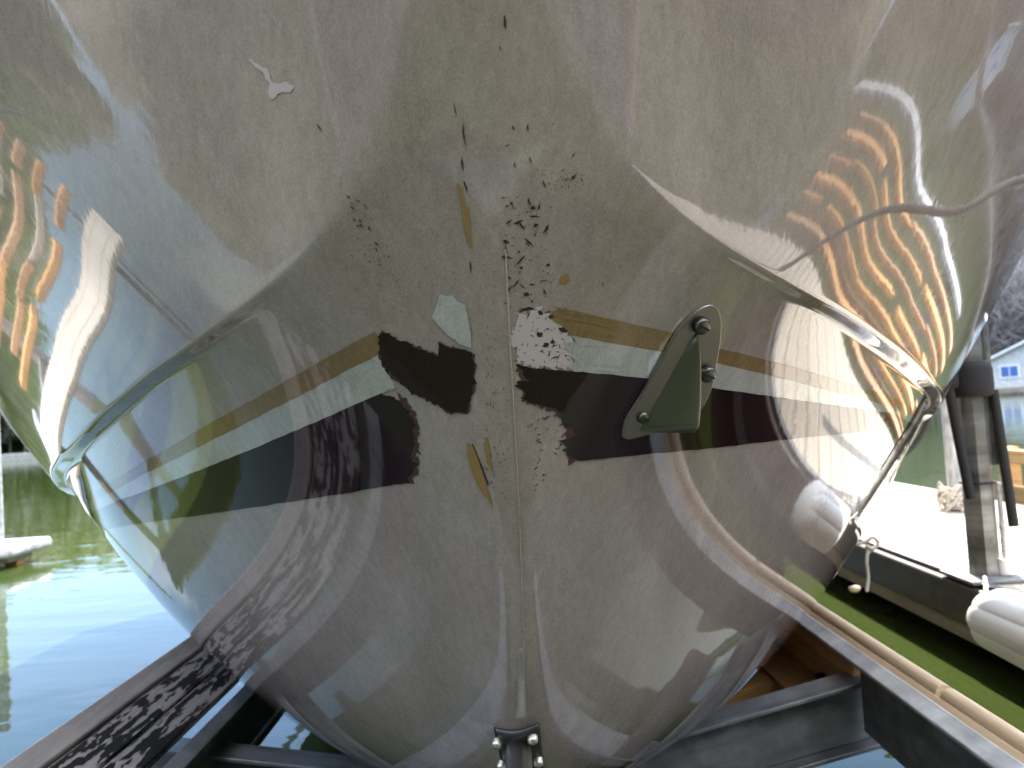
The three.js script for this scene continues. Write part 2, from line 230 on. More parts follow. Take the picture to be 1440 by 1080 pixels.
// a stripe: its upper and lower edges run aft along the hull; its bow end follows the ragged line E
function stripe(name, mat, sg, top, bot, E, lift, rag, nv = 26, label) {
  const tr = (L0) => { const L = []; for (let i = 0; i < L0.length - 1; i++) for (let k = 0; k < 12; k++) { const t = k / 12, p = [L0[Math.max(0, i - 1)], L0[i], L0[i + 1], L0[Math.min(L0.length - 1, i + 2)]]; L.push([lerp(p[1][0], p[2][0], t), 0.5 * (2 * p[1][1] + (p[2][1] - p[0][1]) * t + (2 * p[0][1] - 5 * p[1][1] + 4 * p[2][1] - p[3][1]) * t * t + (3 * p[1][1] - p[0][1] - 3 * p[2][1] + p[3][1]) * t * t * t) * 0.35 + 0.65 * lerp(p[1][1], p[2][1], t)]); } L.push(L0[L0.length - 1]); const o = L.map(([x, y]) => pick(x, y)).filter(Boolean).map((h) => sOf(h.p)); o.sort((a, b) => a[0] - b[0]); return o.filter((q, i) => !i || q[0] - o[i - 1][0] > 1e-4); };
  const T = tr(top), B = tr(bot), lin = (L, d) => d < L[0][0] ? L[0][1] + (d - L[0][0]) * (L[1][1] - L[0][1]) / (L[1][0] - L[0][0]) : d >= L[L.length - 1][0] ? L[L.length - 1][1] + sec(d)[NB + NC][2] - sec(L[L.length - 1][0])[NB + NC][2] : (() => { let i = 0; while (d > L[i + 1][0]) i++; return lerp(L[i][1], L[i + 1][1], (d - L[i][0]) / (L[i + 1][0] - L[i][0])); })();
  const ends = E.map(([x, y]) => { const h = pick(x, y), q = sOf(h.p), a = lin(T, q[0]), b = lin(B, q[0]); return [(q[1] - a) / (b - a), q[0]]; }); ends.sort((a, b) => a[0] - b[0]);
  const start = (v) => { let i = 0; if (v <= ends[0][0]) return ends[0][1]; if (v >= ends[ends.length - 1][0]) return ends[ends.length - 1][1]; while (v > ends[i + 1][0]) i++; return lerp(ends[i][1], ends[i + 1][1], (v - ends[i][0]) / (ends[i + 1][0] - ends[i][0])); };
  const pos = [], nor = [], uv = [], idx = [], nu = 130, DE = 4.8;
  for (let j = 0; j <= nv; j++) { const v = j / nv, d0 = start(v) + rag * 1.6 * (fbm(v * 16 + 7 * sg, 3, 7 + sg, 4) - 0.5 + 0.35 * (vnoise(v * nv / 2.2, 5, 9 + sg) - 0.5));
    for (let i = 0; i <= nu; i++) { const d = d0 + (DE - d0) * Math.pow(i / nu, 1.9), s = lerp(lin(T, d), lin(B, d), v), p = surf(d, s, sg), e = 0.004, pd = surf(d + e, s, sg).sub(surf(d - e, s, sg)), ps = surf(d, s + e, sg).sub(surf(d, s - e, sg)), n = pd.cross(ps).normalize();
      if (n.x * sg + (V(0, 0, 1).dot(n)) < 0) n.negate(); p.addScaledVector(n, lift * (i ? 1 : 0.1)); pos.push(p.x, p.y, p.z); nor.push(n.x, n.y, n.z); uv.push(sg * s, d * 1.25);
      if (i && j) { const a = (j - 1) * (nu + 1) + i - 1; idx.push(a, a + 1, a + nu + 1, a + 1, a + nu + 2, a + nu + 1); } } }
  const g = new THREE.BufferGeometry(); g.setAttribute('position', new THREE.Float32BufferAttribute(pos, 3)); g.setAttribute('normal', new THREE.Float32BufferAttribute(nor, 3)); g.setAttribute('uv', new THREE.Float32BufferAttribute(uv, 2)); g.setIndex(idx);
  wind(g); const m = add(name, g, mat, boat); if (label) m.userData.label = label; return m;
}
const LT = [[530, 465], [420, 526], [300, 592], [200, 650], [150, 680]], LM = [[540, 496], [430, 552], [300, 618], [200, 668], [152, 694]], LW = [[548, 548], [455, 588], [360, 629], [262, 668], [167, 703]], LD = [[577, 678], [480, 694], [370, 711], [250, 728], [180, 738]];
const RT = [[785, 432], [860, 449], [940, 466], [1010, 489], [1100, 512], [1200, 541], [1262, 560]], RM = [[795, 470], [870, 484], [940, 496], [1010, 511], [1100, 532], [1200, 558], [1258, 572]], RW = [[800, 521], [870, 527], [920, 533], [1000, 545], [1120, 562], [1200, 573], [1255, 581]], RD = [[805, 649], [880, 641], [1000, 630], [1120, 616], [1230, 606]];
stripe('tan_stripe', M.tan, -1, LT, LM, [[528, 467], [536, 480], [532, 496], [525, 503]], 0.0007, 0.0005);
stripe('white_stripe', M.white, -1, LM, LW, [[534, 500], [540, 512], [548, 530], [561, 549]], 0.0007, 0.0012);
stripe('dark_stripe', M.dark, -1, LW, LD, [[546, 553], [560, 556], [572, 572], [586, 596], [580, 630], [582, 652], [577, 676]], 0.0007, 0.004, 70);
stripe('tan_stripe', M.tan, 1, RT, RM, [[784, 432], [775, 448], [790, 458], [806, 472]], 0.0007, 0.0015);
stripe('white_stripe', M.white, 1, RM, RW, [[808, 474], [800, 490], [806, 505], [798, 521]], 0.0007, 0.004);
stripe('dark_stripe', M.dark, 1, RW, RD, [[730, 520], [738, 534], [738, 560], [768, 570], [790, 580], [800, 600], [798, 632], [806, 648]], 0.0007, 0.0045, 70);
// marks: outlines lying on the hull
function mark(name, outline, mat, lift = 0.0006, jag = 2, step = 5, parent = boat, edge = 11) {
  const pts = []; outline.forEach((a, i) => { const b = outline[(i + 1) % outline.length], L = Math.hypot(b[0] - a[0], b[1] - a[1]), n = Math.max(1, Math.round(L / step)); for (let k = 0; k < n; k++) { const t = k / n; pts.push(new THREE.Vector2(lerp(a[0], b[0], t) + jag * (rnd() - 0.5) * 2, lerp(a[1], b[1], t) + jag * (rnd() - 0.5) * 2)); } });
  let tris = THREE.ShapeUtils.triangulateShape(pts, []).map((t) => t.map((i) => [pts[i].x, pts[i].y]));
  for (let pass = 0; pass < 6; pass++) { const o = []; for (const t of tris) { const e = [0, 1, 2].map((k) => Math.hypot(t[k][0] - t[(k + 1) % 3][0], t[k][1] - t[(k + 1) % 3][1])), m = Math.max(...e); if (m < edge) { o.push(t); continue; } const k = e.indexOf(m), a = t[k], b = t[(k + 1) % 3], c = t[(k + 2) % 3], q = [(a[0] + b[0]) / 2, (a[1] + b[1]) / 2]; o.push([a, q, c], [q, b, c]); } tris = o; }
  const pos = [], nor = [], uv = [], cache = new Map();
  const put = (x, y) => { const k = x.toFixed(2) + ',' + y.toFixed(2); if (!cache.has(k)) cache.set(k, pick(x, y)); return cache.get(k); };
  for (const t of tris) { const h = t.map(([x, y]) => put(x, y)); if (h.some((q) => !q)) continue; for (const q of h) { const p = q.p.clone().addScaledVector(q.n, lift); pos.push(p.x, p.y, p.z); nor.push(q.n.x, q.n.y, q.n.z); uv.push(p.x, p.y); } }
  const g = new THREE.BufferGeometry(); g.setAttribute('position', new THREE.Float32BufferAttribute(pos, 3)); g.setAttribute('normal', new THREE.Float32BufferAttribute(nor, 3)); g.setAttribute('uv', new THREE.Float32BufferAttribute(uv, 2));
  wind(g); return name ? add(name, g, mat, parent) : g;
}
const PP = [[532, 472], [545, 468], [560, 478], [590, 490], [616, 500], [617, 484], [640, 489], [664, 497], [666, 515], [667, 540], [660, 560], [656, 577], [640, 581], [615, 570], [592, 558], [575, 548], [552, 526], [538, 515], [534, 492]]; mark('torn_edge', PP.map(([x, y]) => [x + (x - 603) * 0.035, y + (y - 525) * 0.045]), M.maroon, 0.0004, 3.5, 4); mark('paint_patch', PP, M.dark, 0.0008, 2.4, 5);
mark('torn_edge', [[560, 553], [574, 566], [588, 590], [591, 612], [586, 640], [588, 660], [581, 678], [574, 680], [572, 650], [574, 610], [568, 580]], M.maroon, 0.0004, 3, 4); mark('torn_edge', [[726, 518], [742, 518], [760, 524], [800, 524], [812, 560], [812, 648], [802, 652], [795, 634], [797, 604], [786, 584], [766, 574], [734, 564], [733, 536]], M.maroon, 0.0004, 3, 4);
mark('bare_patch', [[619, 413], [635, 416], [654, 430], [659, 450], [663, 482], [664, 489], [645, 482], [622, 462], [607, 446], [612, 430]], M.patch, 0.0006, 1.6, 6);
mark('scrape', [[656, 621], [664, 625], [676, 655], [688, 695], [694, 714], [680, 695], [666, 670], [658, 645]], M.bare, 0.0006, 0.8, 5);
mark('scrape', [[681, 614], [687, 620], [690, 645], [693, 664], [687, 655], [682, 632]], M.bare, 0.0006, 1.2, 4);
mark('scrape', [[642, 258], [648, 262], [654, 282], [660, 300], [661, 325], [664, 350], [658, 340], [652, 315], [648, 285]], M.bare, 0.0006, 1.6, 4);
mark('scratch', [[663, 624], [665, 624], [678, 655], [688, 682], [686, 682], [676, 657]], M.chip, 0.0005, 0.3, 5);
mark('stain', [[789, 388], [798, 386], [801, 393], [795, 399], [786, 397]], M.bare, 0.0005, 1.2, 3);
mark('chalk_smear', [[348, 84], [362, 88], [378, 100], [386, 118], [402, 116], [414, 122], [408, 130], [392, 132], [382, 140], [376, 128], [380, 116], [364, 98]], M.smear, 0.0004, 2, 5);
mark('bare_patch', [[727, 440], [760, 432], [790, 452], [806, 478], [800, 520], [770, 522], [740, 515], [724, 496], [716, 465]], M.barepale, 0.0004, 6, 4);
{ // chips and scratches in the gelcoat beside the stem
  const G = []; const chip = (x, y, L, a, w) => { const c = Math.cos(a), s = Math.sin(a), b = rr(-0.35, 0.35); const p = (t, q) => [x + c * t * L - s * (q + b * t * t * L), y + s * t * L + c * (q + b * t * t * L)]; const g = mark(null, [p(-0.5, 0), p(-0.2, w), p(0.15, w * 0.7), p(0.5, 0), p(0.1, -w * 0.8), p(-0.25, -w * 0.5)], null, 0.0005, w * 0.35, 4); if (g.attributes.position.count) G.push(g); };
  const zone = (n, x0, x1, y0, y1, Lm, a0, a1, wm) => { for (let i = 0; i < n; i++) chip(rr(x0, x1), rr(y0, y1), rr(0.3, 1) * Lm, rr(a0, a1), rr(0.35, 0.85) * wm); };
  for (const [x, y, L, a, w] of [[742, 180, 12, 1.5, 1.8], [714, 204, 9, -0.4, 1.3], [722, 180, 8, 1.2, 1.3], [746, 226, 12, 1.3, 1.2], [724, 232, 9, 1.5, 1], [768, 322, 15, -1, 2.4], [744, 340, 18, 0.8, 1.8], [712, 340, 10, 0.3, 3], [712, 352, 16, 1.5, 1.4], [716, 362, 12, 0.3, 1.8], [732, 366, 20, -0.8, 1.6], [730, 312, 18, -0.4, 1.8], [734, 318, 16, 1.0, 2.2], [752, 304, 22, 0.1, 1.4], [744, 284, 12, 1.5, 1.8], [758, 290, 12, -1.2, 2.2], [716, 312, 12, -0.6, 1.6], [708, 278, 8, 0, 1.6], [716, 406, 12, -1, 1.6], [726, 398, 16, -0.9, 1.5], [734, 402, 14, 0.7, 1.2], [748, 400, 10, 0.2, 1.6], [766, 411, 10, 1.1, 1.4], [742, 434, 30, -0.12, 2.6], [765, 258, 12, 1.2, 1.5], [804, 250, 12, -1, 1.2], [808, 248, 12, -1.1, 1.2], [818, 253, 8, 1, 1], [796, 252, 9, -1, 1], [806, 218, 9, -1, 1], [778, 174, 6, -1.2, 0.8], [710, 32, 22, 1.5, 2], [704, 68, 8, 1.2, 1.2], [652, 190, 44, 1.45, 1.4], [650, 230, 22, 1.5, 1.5], [655, 262, 20, 1.3, 1.6], [662, 375, 20, 1.5, 1.2], [640, 155, 22, 1.4, 0.9], [450, 180, 16, 1.0, 1.4], [848, 400, 10, 1.5, 0.7]]) chip(x, y, L, a, w);
  zone(30, 712, 775, 275, 410, 9, -1.6, 1.6, 1.1); zone(26, 760, 822, 240, 265, 7, -1.3, -0.6, 0.8); zone(70, 720, 802, 430, 524, 7, -1.8, 1.2, 0.9); zone(20, 722, 800, 434, 522, 13, -1.4, 0.4, 1.6); for (let i = 0; i < 8; i++) { const x = rr(722, 798), y = rr(436, 520), q = rr(2, 6); const g = mark(null, Array.from({ length: 7 }, (_, k) => [x + Math.cos(k * 0.9) * q * rr(0.4, 1.5), y + Math.sin(k * 0.9) * q * rr(0.3, 1.0)]), null, 0.0005, 0.8, 3); if (g.attributes.position.count) G.push(g); }; zone(36, 708, 810, 230, 430, 7, -1.6, 1.6, 0.9); zone(40, 684, 716, 380, 700, 6, 0.8, 2.2, 0.8); zone(22, 740, 800, 580, 640, 12, -1.2, 0.6, 1.4); zone(8, 752, 770, 640, 690, 10, -1, 1, 1.4); zone(30, 482, 550, 270, 375, 7, 0.6, 1.4, 1); zone(18, 683, 697, 460, 690, 9, 0.8, 2, 1.0); zone(26, 500, 700, 380, 450, 6, -1, 1.5, 0.7); zone(14, 560, 590, 570, 670, 14, 0.6, 1.4, 1.3); zone(60, 150, 1150, 30, 420, 3, -1.5, 1.5, 0.6); zone(14, 535, 560, 480, 540, 10, 0.4, 1.3, 1.0);
  for (let i = 0; i < 9; i++) chip(lerp(485, 548, i / 9) + rr(-6, 6), lerp(280, 372, i / 9) + rr(-10, 10), rr(5, 10), rr(0.7, 1.2), 1.4);
  for (let i = 0; i < 14; i++) { const x = 708 + Math.abs(rr(-1, 1) * rr(0, 1)) * 95, y = rr(280, 432), q = rr(1.2, 4); const g = mark(null, Array.from({ length: 6 }, (_, k) => [x + Math.cos(k * 1.05) * q * rr(0.3, 1.6), y + Math.sin(k * 1.05) * q * rr(0.3, 1.1)]), null, 0.0005, 0.7, 3); if (g.attributes.position.count) G.push(g); }
  const m = add('gelcoat_chip', mergeGeometries(G), M.chip, boat); m.userData.kind = 'stuff';
}
{ // mould seam along the stem
  const pts = []; for (const [x, y] of [[711, 350], [713, 400], [719, 520], [725, 620], [730, 720], [734, 820], [737, 920], [739, 1020]]) { const h = pick(x, y); pts.push(h.p.addScaledVector(h.n, 0.0001)); }
  add('stem_seam', tube(pts, 0.0008, 120, 8), M.hull, boat);
}

{ // triangular stainless towing guide beside the stem
  const h0 = pick(950, 535), n = h0.n.clone(), f = add; const pl = (px, py, h) => { const d = ray(px, py), o = camera.position, t = h0.p.clone().addScaledVector(n, h).sub(o).dot(n) / d.dot(n); return o.clone().addScaledVector(d, t); };
  const ax = pl(998, 432, 0).sub(pl(880, 610, 0)).normalize(), bx = ax.clone().cross(n).normalize(), M4 = new THREE.Matrix4().makeBasis(bx, ax, n).setPosition(h0.p), inv = M4.clone().invert();
  const root = new THREE.Group(); root.name = 'towing_guide'; root.userData.label = 'triangular stainless towing guide with a raised ridge'; boat.add(root);
  const out = [[876, 613], [882, 590], [904, 556], [928, 513], [952, 470], [972, 446], [988, 434], [1000, 431], [1009, 437], [1013, 452], [1012, 480], [1006, 515], [1000, 545], [985, 575], [950, 598], [905, 612], [884, 617]].map(([x, y]) => pl(x, y, 0.003).applyMatrix4(inv));
  const sh = new THREE.Shape(); const c = new THREE.SplineCurve(out.map((p) => new THREE.Vector2(p.x, p.y)).concat([new THREE.Vector2(out[0].x, out[0].y)])).getPoints(90); c.forEach((p, i) => i ? sh.lineTo(p.x, p.y) : sh.moveTo(p.x, p.y));
  const pg = new THREE.ExtrudeGeometry(sh, { depth: 0.006, bevelEnabled: true, bevelThickness: 0.002, bevelSize: 0.0016, bevelSegments: 3 }); pg.translate(0, 0, -0.0045); pg.applyMatrix4(M4); add('base_plate', pg, M.steel, root);
  const L = [[979, 468], [968, 482], [950, 508], [930, 543], [912, 574], [897, 600], [893, 606]], R = [[980, 468], [983, 484], [985, 512], [985, 545], [984, 575], [981, 600], [976, 607]], HR = [0.004, 0.009, 0.013, 0.017, 0.021, 0.024, 0.020], Q = [[981, 468], [984, 486], [986, 520], [985, 552], [980, 576], [968, 592], [960, 600]];
  const secs = L.map((l, i) => { const a = pl(...l, 0.002), r = pl(...R[i], HR[i]), q = pl(...Q[i], 0.002), m = a.clone().lerp(r, 0.5).addScaledVector(n, HR[i] * 0.16), k = a.clone().lerp(r, 0.88).addScaledVector(n, HR[i] * 0.13), b = r.clone().lerp(q, 0.14), b2 = r.clone().lerp(q, 0.6); return new THREE.CatmullRomCurve3([a, a.clone().lerp(m, 0.5), m, k, r.clone().addScaledVector(n, HR[i] * 0.06), b, b2, q], false, 'centripetal'); });
  const nu = 28, nv = 44, pos = [], idx = [], S = secs.map((s) => s.getPoints(nu));
  for (let j = 0; j <= nv; j++) for (let i = 0; i <= nu; i++) { const cc = new THREE.CatmullRomCurve3(S.map((s) => s[i]), false, 'centripetal').getPoint(j / nv); pos.push(cc.x, cc.y, cc.z); if (i && j) { const a = (j - 1) * (nu + 1) + i - 1; idx.push(a, a + 1, a + nu + 1, a + 1, a + nu + 2, a + nu + 1); } }
  const e0 = nv * (nu + 1), cen = pos.length / 3; let cx = V(0, 0, 0); for (let i = 0; i <= nu; i++) cx.add(V(pos[(e0 + i) * 3], pos[(e0 + i) * 3 + 1], pos[(e0 + i) * 3 + 2])); cx.multiplyScalar(1 / (nu + 1)).addScaledVector(n, -0.004); pos.push(cx.x, cx.y, cx.z); for (let i = 0; i < nu; i++) idx.push(e0 + i, e0 + i + 1, cen);
  const g = new THREE.BufferGeometry(); g.setAttribute('position', new THREE.Float32BufferAttribute(pos, 3)); g.setIndex(idx); g.computeVertexNormals(); add('ridge', boxUV(g), M.steel, root);
  for (const [x, y, r, hh] of [[988, 459, 0.0085, 0.0075], [996, 527, 0.0085, 0.0085], [905, 587, 0.0065, 0.004]]) {
    const q = pl(x, y, hh), prof = [[0.0001, 0.0045], [r * 0.5, 0.0042], [r * 0.85, 0.003], [r, 0.001], [r, -0.003]].map((p) => new THREE.Vector2(...p)), b = new THREE.LatheGeometry(prof, 28);
    const nn = n.clone().addScaledVector(bx, x < 950 ? 0.15 : -0.05).normalize(); b.applyQuaternion(new THREE.Quaternion().setFromUnitVectors(V(0, 1, 0), nn)); b.translate(q.x, q.y, q.z); const s = add('screw', b, M.screw, root);
    const sl = box(r * 1.3, 0.0012, 0.0016, 0.0002); sl.applyQuaternion(new THREE.Quaternion().setFromUnitVectors(V(0, 1, 0), nn)); sl.translate(q.x + nn.x * 0.0045, q.y + nn.y * 0.0045, q.z + nn.z * 0.0045); add('screw_slot', sl, M.black, s);
  }
}
{ // bow eye low on the stem: saddle plate, four nuts, round steel eye
  const root = new THREE.Group(); root.name = 'bow_eye'; root.userData.label = 'stainless bow eye on a dark saddle plate with four nuts'; boat.add(root);
  const G = [], nx = 12, ny = 8, pos = [], idx = [];
  for (let j = 0; j <= ny; j++) for (let i = 0; i <= nx; i++) { const u = i / nx, v = j / ny, x = lerp(697 + 16 * v, 757 + 8 * v, u), y = lerp(1019 - 7 * u, 1090, v) + 4 * (1 - v) * Math.sin(u * Math.PI), h = pick(x, Math.min(y, 1092)); const p = h.p.addScaledVector(h.n, 0.006 + 0.003 * Math.sin(u * Math.PI)); pos.push(p.x, p.y, p.z); if (i && j) { const a = (j - 1) * (nx + 1) + i - 1; idx.push(a, a + nx + 1, a + 1, a + 1, a + nx + 1, a + nx + 2); } }
  const nf = pos.length / 3; for (let k = 0; k < nf; k++) { const x = 0; pos.push(pos[3 * k], pos[3 * k + 1] - 0.002, pos[3 * k + 2] - 0.012); }
  const rim = []; for (let i = 0; i < nx; i++) rim.push([i, i + 1]); for (let j = 0; j < ny; j++) rim.push([j * (nx + 1), (j + 1) * (nx + 1)], [j * (nx + 1) + nx, (j + 1) * (nx + 1) + nx]); for (const [a, b] of rim) idx.push(a, b, a + nf, b, b + nf, a + nf);
  const g = new THREE.BufferGeometry(); g.setAttribute('position', new THREE.Float32BufferAttribute(pos, 3)); g.setIndex(idx); g.computeVertexNormals(); add('saddle_plate', boxUV(g), new THREE.MeshStandardMaterial({ color: rgb(0.05, 0.045, 0.04), metalness: 0.5, roughness: 0.4, side: THREE.DoubleSide }), root);
  for (const [x, y] of [[704, 1035], [748, 1028], [710, 1066], [755, 1060]]) { const h = pick(x, y), prof = [[0.0001, 0.004], [0.0035, 0.0038], [0.0055, 0.002], [0.006, 0], [0.006, -0.006]].map((p) => new THREE.Vector2(...p)), b = new THREE.LatheGeometry(prof, 20); const nn = h.n.clone(); b.applyQuaternion(new THREE.Quaternion().setFromUnitVectors(V(0, 1, 0), nn)); const p = h.p.addScaledVector(nn, 0.012); b.translate(p.x, p.y, p.z); add('nut', b, M.nut, root); }
  const a = pick(729, 1046).p, b = at(733, 1125, 0.80), cst = a.clone().lerp(b, 0.5); const pts = [a.clone().add(V(0, 0, -0.02)), a.clone().add(V(0, -0.004, 0.022)), cst.clone().add(V(0, -0.008, 0.02)), b, b.clone().add(V(0, -0.025, -0.02)), b.clone().add(V(0, -0.05, -0.08)), V(a.x, b.y - 0.06, -1.05)];
  add('eye', tube(pts, 0.0150, 60, 20), M.steel, root);
}

// ---------------------------------------------------------------- lake, shores
const P = (x, y, d) => V(x, EYE + y, -d);                     // x right, y from eye height, d ahead
const waterN = tex(1024, 1024, (u, v) => { const w = fbm(u * 5, v * 9, 201, 3, 5, 9), a = fbm(u * 14 + 0 * w, v * 34, 211, 3, 14, 34), b = fbm(u * 60, v * 110, 221, 2, 60, 110); return g1(0.55 * w + 0.35 * a + 0.10 * b); }, false, [60, 60]);
const waterM = new THREE.MeshPhysicalMaterial({ color: rgb(0.032, 0.047, 0.012), roughness: 0.02, ior: 1.33, bumpMap: waterN, bumpScale: 0.006 });
{ const g = new THREE.PlaneGeometry(360, 360, 1, 1); g.rotateX(-Math.PI / 2); struct('lake_water', g, waterM); }
function terrain(name, x0, x1, z0, z1, fn, mat, nx = 60, nz = 40) {
  const pos = [], idx = []; for (let j = 0; j <= nz; j++) for (let i = 0; i <= nx; i++) { const x = lerp(x0, x1, i / nx), z = lerp(z0, z1, j / nz); pos.push(x, fn(x, z), z); if (i && j) { const a = (j - 1) * (nx + 1) + i - 1; idx.push(a, a + nx + 1, a + 1, a + 1, a + nx + 1, a + nx + 2); } }
  const g = new THREE.BufferGeometry(); g.setAttribute('position', new THREE.Float32BufferAttribute(pos, 3)); g.setIndex(idx); g.computeVertexNormals(); return struct(name, boxUV(g), mat);
}
const soilT = tex(512, 512, (u, v) => { const n = fbm(u * 8, v * 8, 231, 6, 8, 8), m = fbm(u * 60, v * 60, 241, 3, 60, 60); const t = clamp(0.5 + 1.6 * (n - 0.5) + 0.8 * (m - 0.5)); return enc([lerp(0.11, 0.30, t), lerp(0.10, 0.26, t), lerp(0.075, 0.21, t)]); }, true, [0.12, 0.12]);
const grassT = tex(512, 512, (u, v) => { const n = fbm(u * 8, v * 8, 251, 6, 8, 8), m = fbm(u * 60, v * 60, 261, 3, 60, 60); const t = clamp(0.5 + 1.6 * (n - 0.5) + 0.8 * (m - 0.5)); return enc([lerp(0.06, 0.18, t), lerp(0.10, 0.22, t), lerp(0.02, 0.06, t)]); }, true, [0.12, 0.12]);
const soil = new THREE.MeshStandardMaterial({ map: soilT, roughness: 1 }), grass = new THREE.MeshStandardMaterial({ map: grassT, roughness: 1 });
const hillR = (x, z) => { const q = Math.hypot(x, z), az = Math.atan2(x, -z); return -0.3 + Math.max(0, q - 72) * lerp(0.12, 0.62, sstep(72, 110, q)) * (0.85 + 0.3 * fbm(x * 0.03, z * 0.03, 5, 3)) ; };
// right shore: an arc of bank from straight ahead round to behind on the right
{
  const arc = (name, a0, a1, r0, r1, hf, mat) => { const pos = [], idx = [], na = 90, nr = 26; for (let j = 0; j <= nr; j++) for (let i = 0; i <= na; i++) { const a = lerp(a0, a1, i / na), r = lerp(r0, r1, j / nr) + (j === 0 ? 0 : 0), q = r + 3 * (fbm(a * 14, 3, 9, 3) - 0.5), x = Math.sin(a) * q, z = -Math.cos(a) * q; pos.push(x, hf(a, r, x, z), z); if (i && j) { const k = (j - 1) * (na + 1) + i - 1; idx.push(k, k + 1, k + na + 1, k + 1, k + na + 2, k + na + 1); } }
    const g = new THREE.BufferGeometry(); g.setAttribute('position', new THREE.Float32BufferAttribute(pos, 3)); g.setIndex(idx); g.computeVertexNormals(); return struct(name, boxUV(g), mat); };
  const hR = (a, r) => -0.4 + Math.max(0, r - 74) * 0.10 + Math.max(0, r - 84) * 0.52; const hL = (a, r) => -0.4 + Math.max(0, r - 56) * 0.11; const hB = (a, r) => -0.4 + Math.max(0, r - 40) * 0.2;
  arc('wooded_hill', 0.05, 1.9, 74, 170, hR, soil); arc('green_bank', -2.0, 0.05, 55, 120, hL, grass); arc('near_bank', 1.9, 4.28, 40, 90, hB, soil);
  // far woods: bare grey trees on the right, leafy ones on the left, each mass one object
  const clump = (n, s0, leaf, sd) => { seed = sd; const pos = []; for (let i = 0; i < n; i++) { const a = rr(0, 6.28), b = Math.acos(rr(-1, 1)), r = Math.cbrt(rnd()), c = V(Math.sin(b) * Math.cos(a) * r * 0.5, 0.62 + Math.cos(b) * r * 0.38, Math.sin(b) * Math.sin(a) * r * 0.5), u = V(rr(-1, 1), rr(-1, 1), rr(-1, 1)).normalize(), w = V(rr(-1, 1), rr(-1, 1), rr(-1, 1)).cross(u).normalize(); const L = s0 * rr(0.6, 1.4), W = leaf ? L : L * 0.045; const q = [c.clone().addScaledVector(u, -L), c.clone().addScaledVector(w, W), c.clone().addScaledVector(u, L)]; for (const p of q) pos.push(p.x, p.y, p.z); }
    for (let i = 0; i < 6; i++) { const a = i / 6 * 6.28, b = (i + 1) / 6 * 6.28, r = 0.016; pos.push(Math.cos(a) * r, 0, Math.sin(a) * r, Math.cos(b) * r, 0, Math.sin(b) * r, 0, 0.85, 0); }
    const g = new THREE.BufferGeometry(); g.setAttribute('position', new THREE.Float32BufferAttribute(pos, 3)); g.computeVertexNormals(); return g; };
  const woods = (name, n, a0, a1, r0, r1, hf, hgt, geo, mat, cols, sd) => { seed = sd; const im = new THREE.InstancedMesh(geo, mat, n), m = new THREE.Matrix4(), q = new THREE.Quaternion(), c = new THREE.Color(); for (let i = 0; i < n; i++) { const a = rr(a0, a1), r = r0 + (r1 - r0) * Math.pow(rnd(), 1.3), h = rr(hgt[0], hgt[1]); q.setFromAxisAngle(V(0, 1, 0), rr(0, 6.28)); m.compose(V(Math.sin(a) * r, hf(a, r) - 0.2, -Math.cos(a) * r), q, V(h * rr(0.6, 0.9), h, h * rr(0.6, 0.9))); im.setMatrixAt(i, m); const k = cols[Math.floor(rnd() * cols.length)], l = rr(0.75, 1.2); im.setColorAt(i, c.setRGB(k[0] * l, k[1] * l, k[2] * l)); }
    im.name = name; im.userData.kind = 'stuff'; scene.add(im); return im; };
  const lm = new THREE.MeshPhysicalMaterial({ color: 0xffffff, roughness: 1, transmission: 0.25, thickness: 0, side: THREE.DoubleSide }), bm = new THREE.MeshStandardMaterial({ color: 0xffffff, roughness: 1, side: THREE.DoubleSide });
  tag(woods('bare_wood', 1500, 0.1, 1.85, 80, 160, hR, [7, 13], clump(520, 0.13, false, 5), bm, [[0.20, 0.18, 0.17], [0.28, 0.25, 0.24], [0.15, 0.13, 0.12]], 6), 'grey leafless woodland covering the hillside across the lake', 'woodland');
  tag(woods('leafy_wood', 700, -1.95, -0.15, 58, 110, hL, [5, 8.5], clump(420, 0.085, true, 8), lm, [[0.22, 0.26, 0.08], [0.28, 0.30, 0.12], [0.32, 0.30, 0.19], [0.20, 0.18, 0.14], [0.15, 0.19, 0.07]], 9), 'bright green spring woodland along the left shore', 'woodland');
  tag(woods('bank_wood', 500, 1.95, 4.2, 42, 85, hB, [10, 16], clump(300, 0.10, true, 18), lm, [[0.10, 0.10, 0.07], [0.15, 0.14, 0.10], [0.16, 0.14, 0.12]], 19), 'mixed woodland on the bank behind the photographer', 'woodland');
}
